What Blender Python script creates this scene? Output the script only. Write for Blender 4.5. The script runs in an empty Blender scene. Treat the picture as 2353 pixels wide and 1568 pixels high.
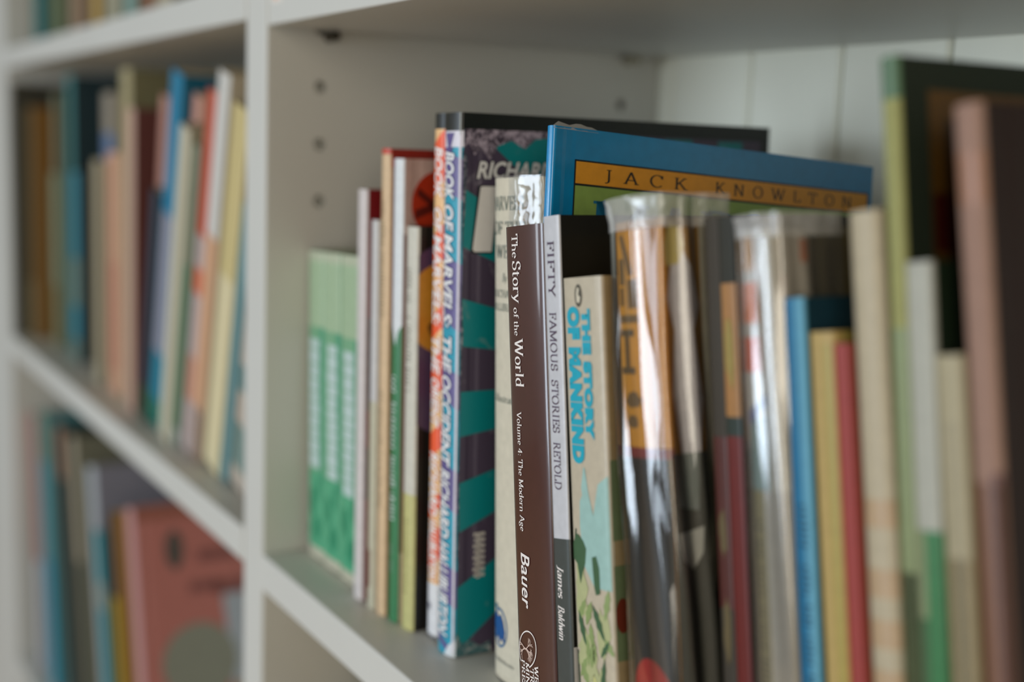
import bpy, bmesh, math, random
from mathutils import Matrix, Vector
R = math.radians
sc = bpy.context.scene
col = sc.collection

# ------------------------------------------------------------------ camera
# X runs along the shelf, Y into it (front edge of the boards = 0), Z up (board under the books = 0); metres
cam = bpy.data.cameras.new('camera'); cam_ob = bpy.data.objects.new('camera', cam); col.objects.link(cam_ob)
cam.sensor_width = 36.0; cam.lens = 45.0; cam.clip_start = 0.02
rot = Matrix.Rotation(1.0354, 3, 'Z') @ Matrix.Rotation(-0.1502, 3, 'X') @ Matrix.Rotation(-0.0371, 3, 'Y')
rot = rot @ Matrix.Rotation(R(90), 3, 'X')
cam_ob.matrix_world = Matrix.Translation((0.7573, -0.2694, 0.2632)) @ rot.to_4x4()
cam.dof.use_dof = True; cam.dof.focus_distance = 0.563; cam.dof.aperture_fstop = 3.0
sc.camera = cam_ob

# ------------------------------------------------------------------ light
world = bpy.data.worlds.new('room_light'); sc.world = world; world.use_nodes = True
bgn = world.node_tree.nodes['Background']; bgn.inputs[0].default_value = (1.0, 0.89, 0.70, 1); bgn.inputs[1].default_value = 0.20
def area_light(name, loc, w, h, power, colour, aim):
    l = bpy.data.lights.new(name, 'AREA'); l.shape = 'RECTANGLE'; l.size = w; l.size_y = h; l.energy = power; l.color = colour
    o = bpy.data.objects.new(name, l); col.objects.link(o); o.location = loc
    o.rotation_euler = (Vector(aim) - Vector(loc)).to_track_quat('-Z', 'Y').to_euler()
    return o
area_light('window_daylight', (-0.35, -2.7, 0.22), 1.05, 1.05, 36, (0.81, 0.94, 1.08), (0.1, 0.0, 0.22))
area_light('window_daylight', (0.72, -2.7, 0.22), 0.55, 1.05, 9.5, (0.81, 0.94, 1.08), (0.1, 0.0, 0.22))
area_light('narrow_window_daylight', (-2.1, -2.6, 0.35), 0.34, 1.0, 8, (0.84, 0.94, 1.05), (0.2, 0.0, 0.22))
area_light('side_fill_light', (1.75, -0.85, 0.42), 0.7, 0.9, 9.5, (1.0, 0.91, 0.76), (0.0, 0.1, 0.15))  # added fill without a known source, lifts the side panel and right-hand covers
vs = sc.view_settings; vs.view_transform = 'Standard'; vs.look = 'None'; vs.gamma = 1.0; vs.use_curve_mapping = False
vs.exposure = 0.0

# ------------------------------------------------------------------ materials
GAIN = 1.17
def lin(c):
    c = c / 255.0
    return c / 12.92 if c <= 0.04045 else ((c + 0.055) / 1.055) ** 2.4
def rgb(c, g=None):
    g = GAIN if g is None else g
    return tuple(min(0.86, lin(v) * g) for v in c) + (1.0,)
_mats = {}
def mat(c, rough=0.45, grain=0.06, scale=220.0, coat=0.0, metal=0.0, bump=0.0, g=None):
    key = (tuple(c), rough, grain, scale, coat, metal, bump, g)
    if key in _mats: return _mats[key]
    m = bpy.data.materials.new('surface'); m.use_nodes = True; nt = m.node_tree; b = nt.nodes['Principled BSDF']
    b.inputs['Roughness'].default_value = rough; b.inputs['Metallic'].default_value = metal
    b.inputs['Coat Weight'].default_value = coat; b.inputs['Coat Roughness'].default_value = 0.08
    base = rgb(c, g)
    tc = nt.nodes.new('ShaderNodeTexCoord'); nz = nt.nodes.new('ShaderNodeTexNoise'); nz.inputs['Scale'].default_value = scale
    nz.inputs['Detail'].default_value = 4; nt.links.new(tc.outputs['Object'], nz.inputs['Vector'])
    rp = nt.nodes.new('ShaderNodeValToRGB'); rp.color_ramp.elements[0].position = 0.3; rp.color_ramp.elements[1].position = 0.7
    rp.color_ramp.elements[0].color = tuple(v * (1 - grain) for v in base[:3]) + (1,)
    rp.color_ramp.elements[1].color = tuple(min(0.9, v * (1 + grain)) for v in base[:3]) + (1,)
    nt.links.new(nz.outputs['Fac'], rp.inputs['Fac']); nt.links.new(rp.outputs['Color'], b.inputs['Base Color'])
    if bump:
        bp = nt.nodes.new('ShaderNodeBump'); bp.inputs['Strength'].default_value = bump; bp.inputs['Distance'].default_value = 0.0006
        nt.links.new(nz.outputs['Fac'], bp.inputs['Height']); nt.links.new(bp.outputs['Normal'], b.inputs['Normal'])
    _mats[key] = m; return m
def scuffed(c, worn=(170, 165, 160), amount=0.52, scale=90.0, rough=0.4, coat=0.0):
    """printed board with pale scratches and rubbed specks of their own shape"""
    key = ('sc', tuple(c), worn, amount, scale, rough, coat)
    if key in _mats: return _mats[key]
    m = bpy.data.materials.new('scuffed_print'); m.use_nodes = True; nt = m.node_tree; b = nt.nodes['Principled BSDF']
    b.inputs['Roughness'].default_value = rough; b.inputs['Coat Weight'].default_value = coat
    tc = nt.nodes.new('ShaderNodeTexCoord'); nz = nt.nodes.new('ShaderNodeTexNoise'); nz.inputs['Scale'].default_value = scale
    nz.inputs['Detail'].default_value = 8; nz.inputs['Roughness'].default_value = 0.72; nz.inputs['Distortion'].default_value = 0.6
    nt.links.new(tc.outputs['Object'], nz.inputs['Vector'])
    rp = nt.nodes.new('ShaderNodeValToRGB'); rp.color_ramp.elements[0].position = 1 - amount + 0.10; rp.color_ramp.elements[1].position = 1 - amount + 0.26
    rp.color_ramp.elements[0].color = rgb(c); rp.color_ramp.elements[1].color = rgb(worn)
    nt.links.new(nz.outputs['Fac'], rp.inputs['Fac']); nt.links.new(rp.outputs['Color'], b.inputs['Base Color'])
    _mats[key] = m; return m
def page_mat(c):
    key = ('pg', tuple(c))
    if key in _mats: return _mats[key]
    m = bpy.data.materials.new('page_edges'); m.use_nodes = True; nt = m.node_tree; b = nt.nodes['Principled BSDF']
    b.inputs['Roughness'].default_value = 0.8
    tc = nt.nodes.new('ShaderNodeTexCoord'); mp = nt.nodes.new('ShaderNodeMapping'); mp.inputs['Scale'].default_value = (1800, 4, 4)
    nz = nt.nodes.new('ShaderNodeTexNoise'); nz.inputs['Scale'].default_value = 1.0
    nt.links.new(tc.outputs['Object'], mp.inputs['Vector']); nt.links.new(mp.outputs['Vector'], nz.inputs['Vector'])
    rp = nt.nodes.new('ShaderNodeValToRGB'); base = rgb(c)
    rp.color_ramp.elements[0].position = 0.3; rp.color_ramp.elements[1].position = 0.7
    rp.color_ramp.elements[0].color = tuple(v * 0.72 for v in base[:3]) + (1,); rp.color_ramp.elements[1].color = base
    nt.links.new(nz.outputs['Fac'], rp.inputs['Fac']); nt.links.new(rp.outputs['Color'], b.inputs['Base Color'])
    _mats[key] = m; return m
def paint_mat(c=(228, 223, 208), g=1.0, rough=0.42):
    m = bpy.data.materials.new('white_paint'); m.use_nodes = True; nt = m.node_tree; b = nt.nodes['Principled BSDF']
    b.inputs['Roughness'].default_value = rough
    tc = nt.nodes.new('ShaderNodeTexCoord'); nz = nt.nodes.new('ShaderNodeTexNoise'); nz.inputs['Scale'].default_value = 9; nz.inputs['Detail'].default_value = 5
    nt.links.new(tc.outputs['Object'], nz.inputs['Vector'])
    rp = nt.nodes.new('ShaderNodeValToRGB'); base = rgb(c, g)
    rp.color_ramp.elements[0].color = tuple(v * 0.93 for v in base[:3]) + (1,); rp.color_ramp.elements[1].color = base
    nt.links.new(nz.outputs['Fac'], rp.inputs['Fac']); nt.links.new(rp.outputs['Color'], b.inputs['Base Color'])
    n2 = nt.nodes.new('ShaderNodeTexNoise'); n2.inputs['Scale'].default_value = 420; nt.links.new(tc.outputs['Object'], n2.inputs['Vector'])
    bp = nt.nodes.new('ShaderNodeBump'); bp.inputs['Strength'].default_value = 0.12; bp.inputs['Distance'].default_value = 0.0004
    nt.links.new(n2.outputs['Fac'], bp.inputs['Height']); nt.links.new(bp.outputs['Normal'], b.inputs['Normal'])
    return m
def clear_plastic(milk=0.10, gloss=0.55, rough=0.12):
    m = bpy.data.materials.new('clear_plastic'); m.use_nodes = True; nt = m.node_tree; nt.nodes.clear()
    out = nt.nodes.new('ShaderNodeOutputMaterial'); tr = nt.nodes.new('ShaderNodeBsdfTransparent'); gl = nt.nodes.new('ShaderNodeBsdfGlossy')
    df = nt.nodes.new('ShaderNodeBsdfDiffuse'); lw = nt.nodes.new('ShaderNodeLayerWeight'); lw.inputs['Blend'].default_value = 0.35
    gl.inputs['Roughness'].default_value = rough; df.inputs['Color'].default_value = (0.82, 0.82, 0.80, 1)
    m1 = nt.nodes.new('ShaderNodeMixShader'); m1.inputs[0].default_value = milk
    m2 = nt.nodes.new('ShaderNodeMixShader'); lw.inputs['Blend'].default_value = 0.45; mu = nt.nodes.new('ShaderNodeMath'); mu.operation = 'MULTIPLY'; mu.use_clamp = True; mu.inputs[1].default_value = gloss
    nt.links.new(lw.outputs['Fresnel'], mu.inputs[0])
    nt.links.new(tr.outputs[0], m1.inputs[1]); nt.links.new(df.outputs[0], m1.inputs[2])
    nt.links.new(mu.outputs[0], m2.inputs[0]); nt.links.new(m1.outputs[0], m2.inputs[1]); nt.links.new(gl.outputs[0], m2.inputs[2])
    nt.links.new(m2.outputs[0], out.inputs[0]); return m
PAINT = paint_mat((206, 206, 200))
BACK_PAINT_LIT = paint_mat((247, 240, 222))  # shelf paint lightened and warmed, standing in for light the back boards lack
PLASTIC = clear_plastic(0.08, 0.8, 0.10)
PLASTIC_MILKY = clear_plastic(0.35, 0.8, 0.14)

# ------------------------------------------------------------------ helpers
def link(name, me, parent=None):
    o = bpy.data.objects.new(name, me); col.objects.link(o)
    if parent is not None: o.parent = parent
    return o
def empty(name, loc, rot=(0, 0, 0)):
    o = bpy.data.objects.new(name, None); o.empty_display_size = 0.02; col.objects.link(o); o.location = loc; o.rotation_euler = rot
    return o
def tag(o, label=None, cat=None, group=None, kind=None):
    if label: o['label'] = label
    if cat: o['category'] = cat
    if group: o['group'] = group
    if kind: o['kind'] = kind
    return o
def box_mesh(name, lo, hi, m, bev=0.0, seg=2):
    bm = bmesh.new(); bmesh.ops.create_cube(bm, size=1.0)
    for v in bm.verts:
        v.co = Vector([lo[i] + (v.co[i] + 0.5) * (hi[i] - lo[i]) for i in range(3)])
    if bev: bmesh.ops.bevel(bm, geom=bm.edges[:], offset=bev, segments=seg, profile=0.5, affect='EDGES')
    me = bpy.data.meshes.new(name); bm.to_mesh(me); bm.free(); me.materials.append(m); return me

# ------------------------------------------------------------------ the built-in bookcase
TH = 0.0234; DEEP = 0.2949; DIV = 0.0366; BAY = 0.899
ZL = 0.0071; HL = 0.3358; HR = 0.33; ZLOW = -0.42; ZFLOOR = -0.78; ZTOP = 1.02
floor = link('floor', box_mesh('floor', (-3.0, -2.6, ZFLOOR - 0.05), (3.2, DEEP + 0.1, ZFLOOR), mat((190, 158, 118), 0.5, 0.12, 14, g=1.0)))
tag(floor, 'wooden floor under the bookcase', kind='structure')
wall = link('wall_back', box_mesh('wall_back', (-3.0, DEEP + 0.035, ZFLOOR), (3.2, DEEP + 0.09, 1.6), mat((205, 202, 192), 0.7, 0.04, 12, g=1.0)))
tag(wall, 'painted wall behind the bookcase', kind='structure')
case = empty('bookcase', (0, 0, ZFLOOR)); tag(case, 'white painted built-in bookcase with adjustable boards and panelled back', 'bookcase')
def casepart(name, me):
    o = link(name, me, case); o.location = (0, 0, -ZFLOOR); return o
# the upright between the bays carries the drilled rows of shelf pin holes
up_me = box_mesh('upright', (-DIV, 0.0, ZFLOOR), (0.0, DEEP - 0.001, ZTOP), PAINT, 0.0012)
cb = bmesh.new()
for yy in (0.0352, 0.2625):
    for k in range(-4, 10):
        zz = 0.2957 - 0.0352 * k
        mx = Matrix.Translation((-0.003, yy, zz)) @ Matrix.Rotation(R(90), 4, 'Y')
        bmesh.ops.create_cone(cb, cap_ends=True, segments=20, radius1=0.0040, radius2=0.0040, depth=0.016, matrix=mx)
cut_me = bpy.data.meshes.new('drill'); cb.to_mesh(cut_me); cb.free()
tmp_a = bpy.data.objects.new('tmp_a', up_me); tmp_b = bpy.data.objects.new('tmp_b', cut_me); col.objects.link(tmp_a); col.objects.link(tmp_b)
bo = tmp_a.modifiers.new('holes', 'BOOLEAN'); bo.object = tmp_b; bo.operation = 'DIFFERENCE'; bo.solver = 'EXACT'
bpy.context.view_layer.update()
dg = bpy.context.evaluated_depsgraph_get()
drilled = bpy.data.meshes.new_from_object(tmp_a.evaluated_get(dg)); drilled.name = 'upright'
bpy.data.objects.remove(tmp_a); bpy.data.objects.remove(tmp_b)
if not drilled.materials: drilled.materials.append(PAINT)
casepart('upright', drilled)
casepart('upright', box_mesh('upright', (-DIV - BAY - 0.34, 0.0, ZFLOOR), (-DIV - BAY, DEEP - 0.001, ZTOP), PAINT, 0.0012))
casepart('upright', box_mesh('upright', (BAY, 0.0, ZFLOOR), (BAY + DIV, DEEP - 0.001, ZTOP), PAINT, 0.0012))
for x0, x1, tops in ((-DIV - BAY, -DIV, (ZLOW, ZL, HL + TH)), (0.0, BAY, (ZLOW, 0.0, HR + TH * 1.6))):
    for zt in tops:
        th = TH * 1.6 if zt > 0.36 else TH
        e0 = 0.0012 if x0 < 0 or zt != tops[2] else 0.004
        board = casepart('shelf_board', box_mesh('shelf_board', (x0 + e0, -0.0005, zt - th), (x1 - 0.0012, DEEP - 0.001, zt), PAINT, 0.0010))
# tongue and groove boards of the back: each its own plank with chamfered edges
pw = 0.0818
plank_me = box_mesh('plank', (0.0007, DEEP, ZFLOOR), (pw - 0.0007, DEEP + 0.012, ZTOP), BACK_PAINT_LIT, 0.0022, 1)
k0 = math.floor((-DIV - BAY - 0.0162) / pw)
for k in range(k0, 12):
    o = link('plank', plank_me, case); o.location = (0.0162 + k * pw, 0, -ZFLOOR)
# shelf pins under the upper board
for yy, pc, pm in ((0.040, (60, 52, 38), .6), (0.2653, (150, 144, 124), 0.0)):
    bm = bmesh.new(); bmesh.ops.create_cone(bm, cap_ends=True, segments=16, radius1=0.0034, radius2=0.0028, depth=0.013,
                                           matrix=Matrix.Translation((0.0060, yy, HR - 0.0036)) @ Matrix.Rotation(R(90), 4, 'Y'))
    me = bpy.data.meshes.new('shelf_pin'); bm.to_mesh(me); bm.free(); me.materials.append(mat(pc, 0.4, 0.05, 200, metal=pm, g=1.0))
    casepart('shelf_pin', me)
link('edge_sticker', box_mesh('edge_sticker', (0.012, -0.0009, HR + 0.012), (0.030, -0.0004, HR + 0.026), mat((205, 200, 192), 0.6, 0.02, 60, g=1.2)), board)
link('sticker_print', box_mesh('sticker_print', (0.015, -0.0011, HR + 0.014), (0.022, -0.0008, HR + 0.0165), mat((205, 150, 120), 0.6, 0.02, 60, g=1.2)), board)

# ------------------------------------------------------------------ lettering
def _arc(cx, cy, rx, ry, a0, a1, n=14):
    return [(cx + rx * math.cos(R(a0 + (a1 - a0) * i / n)), cy + ry * math.sin(R(a0 + (a1 - a0) * i / n))) for i in range(n + 1)]
X = 0.62                                                              # height of the small letters; capitals are 1
def _stem(x, y0, y1): return [(x, y0), (x, y1)]
GL = {  # advance, strokes, serifs (x, y, half width)
 'A': (.80, [[(.10, 0), (.40, 1)], [(.40, 1), (.72, 0)], [(.20, .33), (.61, .33)]], [(.10, 0, .11), (.72, 0, .13)]),
 'B': (.72, [_stem(.18, 0, 1), [(.18, 1)] + _arc(.34, .765, .21, .235, 90, -90) + [(.18, .53)], [(.18, .53)] + _arc(.36, .265, .25, .265, 90, -90) + [(.18, 0)]], [(.14, 0, .10), (.14, 1, .10)]),
 'C': (.76, [_arc(.44, .5, .35, .5, 42, 318, 26), [(.71, .98), (.71, .70)]], []),
 'D': (.84, [_stem(.18, 0, 1), [(.18, 1)] + _arc(.36, .5, .40, .5, 90, -90, 20) + [(.18, 0)]], [(.14, 0, .10), (.14, 1, .10)]),
 'E': (.68, [_stem(.18, 0, 1), [(.12, .975), (.60, .975)], [(.18, .52), (.48, .52)], [(.12, .025), (.63, .025)], [(.60, 1), (.60, .78)], [(.63, 0), (.63, .24)], [(.48, .64), (.48, .40)]], [(.14, 0, .09), (.14, 1, .09)]),
 'F': (.64, [_stem(.18, 0, 1), [(.12, .975), (.58, .975)], [(.18, .50), (.46, .50)], [(.58, 1), (.58, .76)], [(.46, .62), (.46, .38)]], [(.18, 0, .13), (.14, 1, .09)]),
 'G': (.82, [_arc(.44, .5, .35, .5, 42, 318, 26), _stem(.70, .05, .45), [(.71, .98), (.71, .72)]], [(.70, .45, .12)]),
 'H': (.86, [_stem(.18, 0, 1), _stem(.68, 0, 1), [(.18, .52), (.68, .52)]], [(.18, 0, .12), (.18, 1, .12), (.68, 0, .12), (.68, 1, .12)]),
 'I': (.40, [_stem(.20, 0, 1)], [(.20, 0, .13), (.20, 1, .13)]),
 'J': (.50, [[(.32, 1), (.32, .10)] + _arc(.17, .10, .15, .20, 0, -110, 8)], [(.32, 1, .13)]),
 'K': (.80, [_stem(.18, 0, 1), [(.20, .42), (.64, 1)], [(.34, .58), (.70, 0)]], [(.18, 0, .12), (.18, 1, .12), (.64, 1, .11), (.72, 0, .11)]),
 'L': (.66, [_stem(.18, 0, 1), [(.12, .025), (.61, .025)], [(.61, 0), (.61, .28)]], [(.18, 1, .12)]),
 'M': (1.0, [[(.15, 0), (.17, 1)], [(.17, 1), (.50, .06)], [(.50, .06), (.83, 1)], _stem(.84, 0, 1)], [(.15, 0, .11), (.13, 1, .08), (.84, 0, .12), (.88, 1, .08)]),
 'N': (.86, [_stem(.16, 0, 1), [(.16, 1), (.70, .02)], _stem(.70, 0, 1)], [(.16, 0, .11), (.12, 1, .08), (.70, 1, .11)]),
 'O': (.86, [_arc(.43, .5, .34, .5, 0, 360, 30)], []),
 'P': (.68, [_stem(.18, 0, 1), [(.18, 1)] + _arc(.34, .73, .25, .27, 90, -90) + [(.18, .46)]], [(.18, 0, .13), (.14, 1, .09)]),
 'R': (.78, [_stem(.18, 0, 1), [(.18, 1)] + _arc(.34, .755, .23, .245, 90, -90) + [(.18, .51)], [(.36, .51), (.68, 0)]], [(.18, 0, .12), (.14, 1, .09), (.72, 0, .09)]),
 'S': (.62, [_arc(.31, .745, .20, .245, 30, 250, 16) + [(.40, .46)] + _arc(.30, .255, .23, .255, 55, -150, 16), [(.50, .98), (.50, .74)], [(.09, .02), (.09, .28)]], []),
 'T': (.74, [_stem(.37, 0, 1), [(.06, .975), (.68, .975)], [(.06, 1), (.06, .74)], [(.68, 1), (.68, .74)]], [(.37, 0, .14)]),
 'U': (.84, [[(.17, 1), (.17, .32)] + _arc(.42, .30, .25, .30, 180, 360, 16) + [(.67, 1)]], [(.17, 1, .12), (.67, 1, .11)]),
 'V': (.80, [[(.10, 1), (.41, 0)], [(.41, 0), (.70, 1)]], [(.10, 1, .12), (.70, 1, .11)]),
 'W': (1.12, [[(.10, 1), (.34, 0)], [(.34, 0), (.56, .96)], [(.54, 1), (.79, 0)], [(.79, 0), (1.02, 1)]], [(.10, 1, .12), (.54, 1, .11), (1.02, 1, .10)]),
 'Y': (.78, [[(.10, 1), (.38, .45)], [(.38, .45), (.68, 1)], _stem(.38, 0, .46)], [(.10, 1, .12), (.68, 1, .10), (.38, 0, .13)]),
 '4': (.62, [_stem(.42, 0, .96), [(.42, .96), (.06, .30)], [(.04, .29), (.58, .29)]], [(.42, 0, .10)]),
 ':': (.30, [[(.10, .08), (.20, .08)], [(.10, .50), (.20, .50)]], [(.15, .05, .06), (.15, .09, .06), (.15, .50, .06), (.15, .54, .06)]),
 'a': (.54, [_arc(.26, .44, .17, .18, 160, 0, 8) + [(.43, .08), (.50, .02)], [(.43, .38), (.30, .36)] + _arc(.25, .17, .17, .17, 90, 300, 10) + [(.43, .10)]], []),
 'b': (.60, [_stem(.13, 0, 1), _arc(.31, .31, .21, .31, 140, -140, 18)], [(.09, 1, .07)]),
 'd': (.62, [_stem(.47, 0, 1), _arc(.29, .31, .21, .31, 40, 320, 18)], [(.43, 1, .07), (.51, 0, .06)]),
 'e': (.54, [[(.10, .36), (.46, .36)] + _arc(.28, .33, .19, .29, 5, 315, 22)], []),
 'f': (.38, [[(.18, 0), (.18, .74)] + _arc(.32, .78, .14, .22, 180, 50, 8), [(.05, .60), (.34, .60)]], [(.18, 0, .12)]),
 'g': (.56, [_arc(.26, .42, .16, .19, 0, 360, 18), [(.16, .24), (.14, .12), (.40, .06)] + _arc(.27, -.12, .20, .15, 45, -230, 18), [(.38, .56), (.52, .60)]], []),
 'h': (.66, [_stem(.14, 0, 1), [(.14, .42)] + _arc(.33, .40, .18, .22, 150, 0, 10) + [(.51, 0)]], [(.14, 0, .11), (.10, 1, .07), (.51, 0, .11)]),
 'i': (.32, [_stem(.16, 0, X), [(.11, .86), (.21, .86)]], [(.16, 0, .11), (.12, X, .07), (.16, .84, .05), (.16, .88, .05)]),
 'l': (.32, [_stem(.16, 0, 1)], [(.16, 0, .11), (.12, 1, .07)]),
 'm': (.98, [_stem(.14, 0, X), [(.14, .42)] + _arc(.31, .40, .17, .22, 150, 0, 10) + [(.48, 0)], [(.48, .42)] + _arc(.65, .40, .17, .22, 150, 0, 10) + [(.82, 0)]], [(.14, 0, .10), (.10, X, .07), (.48, 0, .10), (.82, 0, .10)]),
 'n': (.66, [_stem(.14, 0, X), [(.14, .42)] + _arc(.33, .40, .18, .22, 150, 0, 10) + [(.51, 0)]], [(.14, 0, .11), (.10, X, .07), (.51, 0, .11)]),
 'o': (.58, [_arc(.29, .31, .21, .31, 0, 360, 24)], []),
 'r': (.46, [_stem(.14, 0, X), [(.14, .40)] + _arc(.30, .42, .15, .19, 150, 50, 6)], [(.14, 0, .12), (.10, X, .07), (.40, .55, .05)]),
 's': (.46, [_arc(.23, .465, .14, .155, 30, 250, 12) + [(.29, .30)] + _arc(.22, .16, .16, .16, 55, -150, 12)], []),
 't': (.40, [[(.17, .82), (.17, .14)] + _arc(.27, .12, .10, .12, 180, 320, 8), [(.04, .60), (.34, .60)]], []),
 'u': (.66, [[(.14, X), (.14, .22)] + _arc(.31, .20, .17, .20, 180, 330, 10) + [(.50, .16)], _stem(.51, 0, X)], [(.10, X, .07), (.47, X, .07), (.55, 0, .06)]),
 'w': (.86, [[(.08, X), (.26, 0)], [(.26, 0), (.43, .58)], [(.42, X), (.60, 0)], [(.60, 0), (.78, X)]], [(.08, X, .10), (.42, X, .09), (.78, X, .08)]),
 'y': (.60, [[(.08, X), (.30, .02)], [(.52, X), (.30, .02), (.20, -.20), (.08, -.25)]], [(.08, X, .10), (.52, X, .09)]),
}
def serif_shape(text, thick=0.135, thin=0.042, shear=0.0, track=0.0):
    V = []; F = []; x0 = 0.0
    def add(pts):
        b = len(V); V.extend(pts); F.append(tuple(range(b, b + len(pts))))
    for ch in text:
        if ch == ' ': x0 += 0.36 + track; continue
        adv, strokes, serifs = GL[ch]
        for st in strokes:
            n = len(st); closed = n > 8 and abs(st[0][0] - st[-1][0]) < 1e-6 and abs(st[0][1] - st[-1][1]) < 1e-6
            L = []
            for i, (px, py) in enumerate(st):
                a = st[i - 1] if i else (st[-2] if closed else st[0]); c = st[i + 1] if i < n - 1 else (st[1] if closed else st[-1])
                dx, dy = c[0] - a[0], c[1] - a[1]; ln = math.hypot(dx, dy) or 1.0; dx /= ln; dy /= ln
                w = thin + (thick - thin) * abs(math.sin(math.atan2(dy, dx) - R(14))) ** 1.3
                if n > 2 and not closed and i in (0, n - 1): w = max(w * 0.8, thin)
                L.append((px - dy * w / 2, py + dx * w / 2, px + dy * w / 2, py - dx * w / 2))
            for a, c in zip(L[:-1], L[1:]):
                add([(x0 + a[0], a[1]), (x0 + a[2], a[3]), (x0 + c[2], c[3]), (x0 + c[0], c[1])])
        for sx, sy, hw in serifs:
            s = thin * 0.5; yy = min(max(sy, s), 1 - s) if sy <= 1 else sy
            add([(x0 + sx - hw, yy - s), (x0 + sx + hw, yy - s), (x0 + sx + hw, yy + s), (x0 + sx - hw, yy + s)])
        x0 += adv + track
    V = [(x + shear * y, y) for x, y in V]
    return V, F
def sans_shape(text, bold=0.0, shear=0.0, track=1.0):
    cu = bpy.data.curves.new('letters', 'FONT'); cu.body = text; cu.size = 1.0; cu.offset = bold; cu.shear = shear
    cu.space_character = track; cu.resolution_u = 3; cu.fill_mode = 'FRONT'
    o = bpy.data.objects.new('letters', cu); col.objects.link(o); bpy.context.view_layer.update()
    me = bpy.data.meshes.new_from_object(o.evaluated_get(bpy.context.evaluated_depsgraph_get()))
    V = [(v.co.x, v.co.y) for v in me.vertices]; F = [tuple(p.vertices) for p in me.polygons]
    bpy.data.objects.remove(o); bpy.data.curves.remove(cu); bpy.data.meshes.remove(me)
    return V, F

# ------------------------------------------------------------------ books
class Book: pass
def book(name, label, x, y, z, lean, t, h, d, sp, cv, kind='soft', round_=None, tilt=0.0, pages=(190, 178, 150), rough=0.52, coat=0.0,
         spm=None, cvm=None, group=None, rp=None):
    """local axes: x across the spine, y into the shelf, z up; spine centre lies at y = 0"""
    B = Book(); B.t, B.h, B.d = t, h, d
    B.root = empty(name, (x, y, z), (-R(tilt), -R(lean), 0)); tag(B.root, label, 'book', group)
    hard = kind == 'hard'
    e = round_ if round_ is not None else (0.0035 if hard else 0.0012)
    pw_ = rp or (2.3 if hard else 4.5)
    B.e = e
    def ys(u):
        s = min(1.0, abs(2 * u / t - 1)); return e * (1 - (1 - s ** pw_) ** (1 / pw_))
    B.ys = ys
    ct = 0.0022 if hard else 0.0005
    ct = min(ct, t * 0.22)
    n = 20; spine = []
    for i in range(n + 1):
        a = -90 + 180 * i / n; s = math.sin(R(a)); c = math.cos(R(a))
        u = t / 2 * (1 + math.copysign(abs(s) ** (2 / pw_), s)); spine.append((u, e * (1 - abs(c) ** (2 / pw_))))
    spine = spine[::-1]                                                # right to left
    gr = min(0.0009, t * 0.03); outer = [(t, d)]
    if hard: outer += [(t, e + 0.0105), (t - gr, e + 0.0085), (t - gr, e + 0.0055), (t, e + 0.0035)]
    i0 = len(outer); outer += spine; i1 = len(outer) - 1
    if hard: outer += [(0, e + 0.0035), (gr, e + 0.0055), (gr, e + 0.0085), (0, e + 0.0105)]
    outer += [(0, d)]
    iy = e + ct + 0.0004; k = ct + (0.0009 if hard else 0.0)
    ring = outer + [(k, d), (k, iy), (t - k, iy), (t - k, d)]
    bm = bmesh.new()
    lo = [bm.verts.new((p[0], p[1], 0.0)) for p in ring]; hi = [bm.verts.new((p[0], p[1], h)) for p in ring]
    N = len(ring)
    for i in range(N):
        j = (i + 1) % N
        f = bm.faces.new((lo[i], hi[i], hi[j], lo[j]))
        if i0 <= i < i1: f.material_index = 0; f.smooth = True
        else: f.material_index = 1
    top = bm.faces.new(hi); bot = bm.faces.new(lo[::-1]); top.material_index = bot.material_index = 1
    for ed in bm.edges:
        if not all(f.smooth for f in ed.link_faces): ed.smooth = False
    bmesh.ops.triangulate(bm, faces=[top, bot])
    bmesh.ops.recalc_face_normals(bm, faces=bm.faces[:])
    me = bpy.data.meshes.new('cover'); bm.to_mesh(me); bm.free()
    me.materials.append(spm or mat(sp, rough, coat=coat)); me.materials.append(cvm or mat(cv, rough, coat=coat))
    B.cover = link('cover', me, B.root)
    ins = 0.0032 if hard else 0.0004
    ins = min(ins, h * 0.05)
    link('page_block', box_mesh('page_block', (k + 0.0001, iy + 0.0001, ins), (t - k - 0.0001, d - ins, h - ins), page_mat(pages)), B.root)
    return B
def lay(B, name, V, F, face, m, lift=0.00022, parent=None, label=None):
    """lay flat print (mm-free local coordinates) onto the spine ('s': across, up) or right-hand board ('c': depth, up)"""
    bm = bmesh.new(); vs_ = [bm.verts.new((a, b, 0)) for a, b in V]
    for f in F:
        try: bm.faces.new([vs_[i] for i in f])
        except ValueError: pass
    if face == 's':
        us = [p[0] for p in V]; cuts = [B.t * (0.5 + 0.5 * math.sin(R(-90 + 180 * i / 14))) for i in range(1, 14)]
        for uc in cuts:
            if min(us) + 1e-5 < uc < max(us) - 1e-5:
                bmesh.ops.bisect_plane(bm, geom=bm.verts[:] + bm.edges[:] + bm.faces[:], plane_co=(uc, 0, 0), plane_no=(1, 0, 0), dist=1e-7)
        for v in bm.verts:
            u, w = v.co.x, v.co.y; uu = min(max(u, 0.0), B.t)
            v.co = Vector((u + (lift if u >= B.t else (-lift if u <= 0 else 0)), B.ys(uu) - lift, w))
        for f in bm.faces: f.smooth = True
    else:
        for v in bm.verts: v.co = Vector((B.t + lift, v.co.x, v.co.y))
    me = bpy.data.meshes.new(name); bm.to_mesh(me); bm.free(); me.materials.append(m)
    o = link(name, me, parent or B.cover)
    if label: o['label'] = label
    return o
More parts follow.
